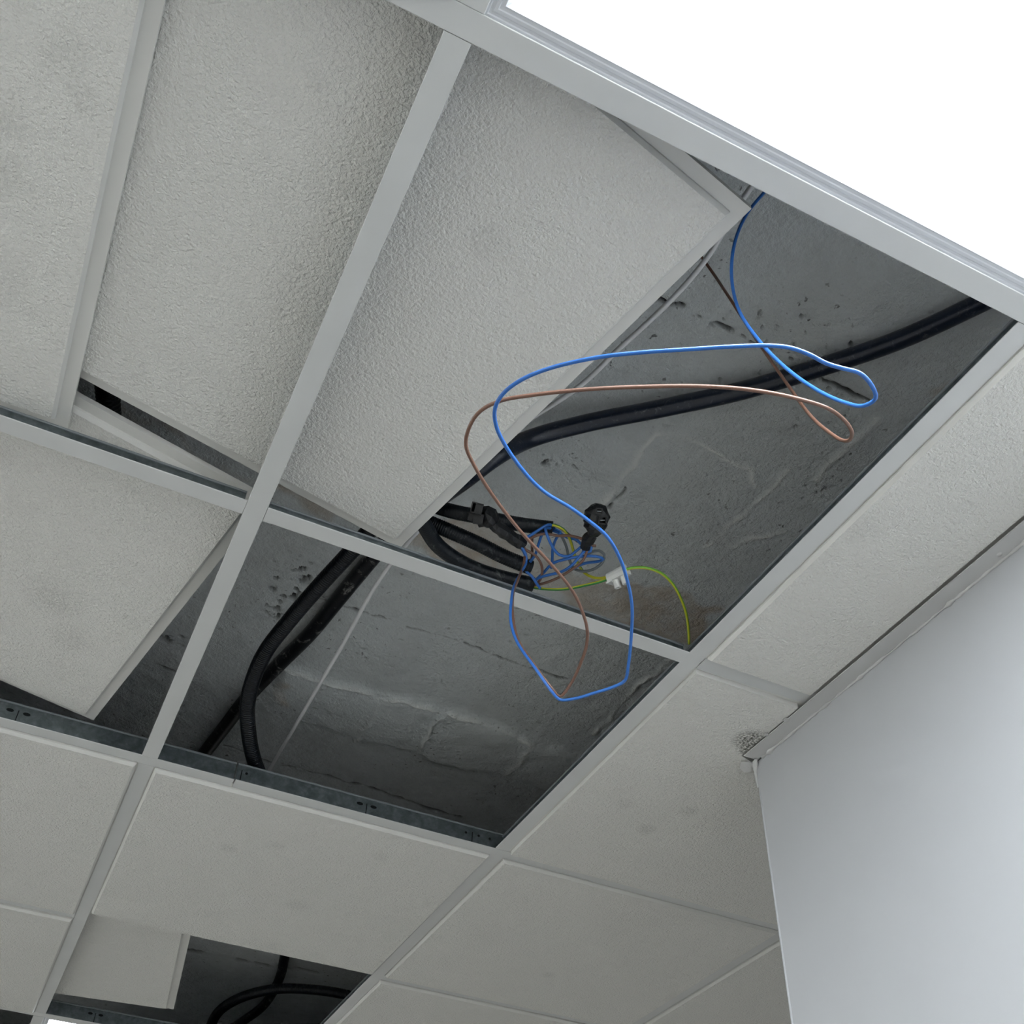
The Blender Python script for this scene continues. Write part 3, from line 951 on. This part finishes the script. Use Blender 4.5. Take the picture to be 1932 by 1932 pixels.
# ---------------------------------------------------------------- terminal block
A_, B_ = at(1149, 1092, .037), at(1183, 1074, .037)
axis = (B_ - A_)
Lb = np.linalg.norm(axis)
axis /= Lb
side = np.cross(np.array([-.22, -.50, .84]), axis)
side /= np.linalg.norm(side)
upv = np.cross(axis, side)
root = empty('terminal_block', (A_ + B_) / 2, 'small white two screw terminal block joining the green and yellow wires', 'terminal block')
rm = Matrix.Identity(4)
for k in range(3):
    rm[k][0], rm[k][1], rm[k][2], rm[k][3] = axis[k], side[k], upv[k], ((A_ + B_) / 2)[k]
root.matrix_world = rm
prof = [(.0075 * math.cos(t), .0075 * math.sin(t)) for t in np.linspace(0, math.pi, 9)]
prof = [(.0075, -.0062), (.0075, -.001)] + prof[1:-1] + [(-.0075, -.001), (-.0075, -.0062)]
n = len(prof)
MB().add([(-Lb / 2, y, z) for y, z in prof] + [(Lb / 2, y, z) for y, z in prof],
         [tuple(range(n)), tuple(range(n, 2 * n))[::-1]] + [(k, n + k, n + (k + 1) % n, (k + 1) % n) for k in range(n)]).build('body', M_WHITEP, root)
MB().box(-Lb / 2 - .0015, -Lb / 2 + .006, -.0085, .0085, -.0078, -.0060).build('lip', M_WHITEP, root)
for sx in (-.0060, .0062):
    vv, ff = [], []
    rings = [(.0043, -.004), (.0043, -.0165), (.0039, -.0170), (.0022, -.0170), (.0022, -.012)]
    for r, z in rings:
        vv += [(sx + r * math.cos(t), r * math.sin(t), z) for t in np.arange(14) / 14 * 2 * math.pi]
    for k in range(len(rings) - 1):
        ff += [(k * 14 + t, (k + 1) * 14 + t, (k + 1) * 14 + (t + 1) % 14, k * 14 + (t + 1) % 14) for t in range(14)]
    ff.append(tuple(range((len(rings) - 1) * 14, len(rings) * 14)))
    mesh('screw_tower', vv, ff, M_WHITEP, root, False)
MB().box(-Lb / 2 - .0006, -Lb / 2 + .0004, -.0042, .0042, -.003, .004).build('wire_entry_shade', M_DARK, root)  # dark plate painted as the shade of the wire opening


# ---------------------------------------------------------------- taped connectors
def taped(label, head, tail, face):
    c = head[len(head) // 2]
    root = empty('taped_connector', c[:3], label, 'connector')
    off = np.array([c[0], c[1], c[2], 0])
    h = tube('tape_wrap', [np.array(q) - off for q in head], .01, M_TAPE, root, 11, .004, lumpy=.13, flat=True)
    tube('tape_tail', [np.array(q) - off for q in tail], .006, M_TAPE, root, 9, .005, lumpy=.15, flat=True)
    face(root, c)
    return root


def wr(q, r):
    return np.r_[at(*q), r]


def frame_box(root, c, ctr, a0, a1, b0, b1, z0, z1, nm, mt, turn=0.0):
    """small box of the plug, turned to face out of the bundle"""
    u0, v0, f = R[0], R[1], -R[2]
    u = u0 * math.cos(turn) + v0 * math.sin(turn)
    v = v0 * math.cos(turn) - u0 * math.sin(turn)
    ob = MB().box(a0, a1, b0, b1, z0, z1).build(nm, mt, root)
    m4 = Matrix.Identity(4)
    p = ctr - np.array(c[:3])
    for k in range(3):
        m4[k][0], m4[k][1], m4[k][2], m4[k][3] = u[k], v[k], f[k], p[k]
    ob.matrix_local = m4
    return ob


def face_a(root, c):
    # plug sticking out of the tape: a square socket open to the left and a latch below it
    q = at(900, 960, .064)
    w, hh, t, th = .0072, .0066, .25, .0014
    frame_box(root, c, q, -w, w, -hh, -hh + th, -.004, .012, 'plug_socket', M_TAPE, t)
    frame_box(root, c, q, -w, w, hh - th, hh, -.004, .012, 'plug_socket_side', M_TAPE, t)
    frame_box(root, c, q, -w + .005, w, -hh, hh, -.004, .0105, 'plug_core', M_TAPE, t)
    frame_box(root, c, q, -w, -w + th, -hh, hh, -.004, .012, 'plug_rim', M_TAPE, t)
    frame_box(root, c, q, -w + .0002, w, -hh + .0002, hh - .0002, -.0045, -.001, 'socket_hole', M_DARK, t)
    q = at(903, 980, .062)
    frame_box(root, c, q, -.0065, .006, -.0060, .0062, -.004, .0125, 'plug_latch', M_TAPE, .15)
    frame_box(root, c, q, -.0045, .004, -.0066, -.0058, -.002, .0131, 'latch_groove', M_DARK, .15)
    q = at(890, 972, .064)
    frame_box(root, c, q, -.003, .003, -.008, .007, -.003, .006, 'plug_wing', M_TAPE, .35)


def face_b(root, c):
    # two little square sockets facing down and towards the viewer
    f = -R[2]
    u, v = R[0], R[1]
    cen = at(1127, 976, .056) - np.array(c[:3]) + f * .0150
    for (ou, ov, w, hh, nm) in ((.001, -.0060, .0042, .0040, 'plug_socket'), (.0050, .0048, .0048, .0046, 'plug_socket')):
        for (a0, a1, b0, b1, z0, z1, mt, nn) in ((-w, w, -hh, -hh + .0012, -.006, .002, M_TAPE, nm), (-w, -w + .0012, -hh, hh, -.006, .002, M_TAPE, nm + '_side'),
                                                (w - .0012, w, -hh, hh, -.006, .002, M_TAPE, nm + '_side'), (-w, w, hh - .0012, hh, -.006, .002, M_TAPE, nm + '_side'),
                                                (-w * .6, w * .6, -.0006, .0006, -.006, .001, M_GREY, 'contact'),
                                                (-w, w, -hh, hh, -.0062, -.0052, M_DARK, 'socket_hole')):
            ob = MB().box(a0, a1, b0, b1, z0, z1).build(nn, mt, root)
            m4 = Matrix.Identity(4)
            for k in range(3):
                m4[k][0], m4[k][1], m4[k][2] = u[k], v[k], f[k]
                m4[k][3] = (cen + u * ou + v * ov)[k]
            ob.matrix_local = m4


taped('black taped plug bundle with a long taped tail, left of the tangle',
      [wr((898, 968, .072), .004), wr((903, 970, .072), .0105), wr((913, 974, .070), .0140), wr((923, 979, .068), .0135), wr((930, 986, .066), .0095), wr((934, 992, .064), .005)],
      [wr((924, 982, .066), .006), wr((936, 994, .064), .0085), wr((952, 1004, .063), .0088), wr((968, 1015, .062), .0085), wr((980, 1022, .062), .0092), wr((988, 1027, .062), .008)],
      face_a)
taped('round black taped plug end with square sockets, right of the tangle',
      [wr((1127, 956, .058), .005), wr((1127, 961, .058), .0115), wr((1126, 975, .057), .0150), wr((1124, 990, .056), .0145), wr((1121, 1002, .056), .010), wr((1118, 1008, .056), .005)],
      [wr((1119, 1004, .057), .006), wr((1113, 1013, .059), .0078), wr((1107, 1024, .060), .0080), wr((1104, 1032, .060), .0066)],
      face_b)
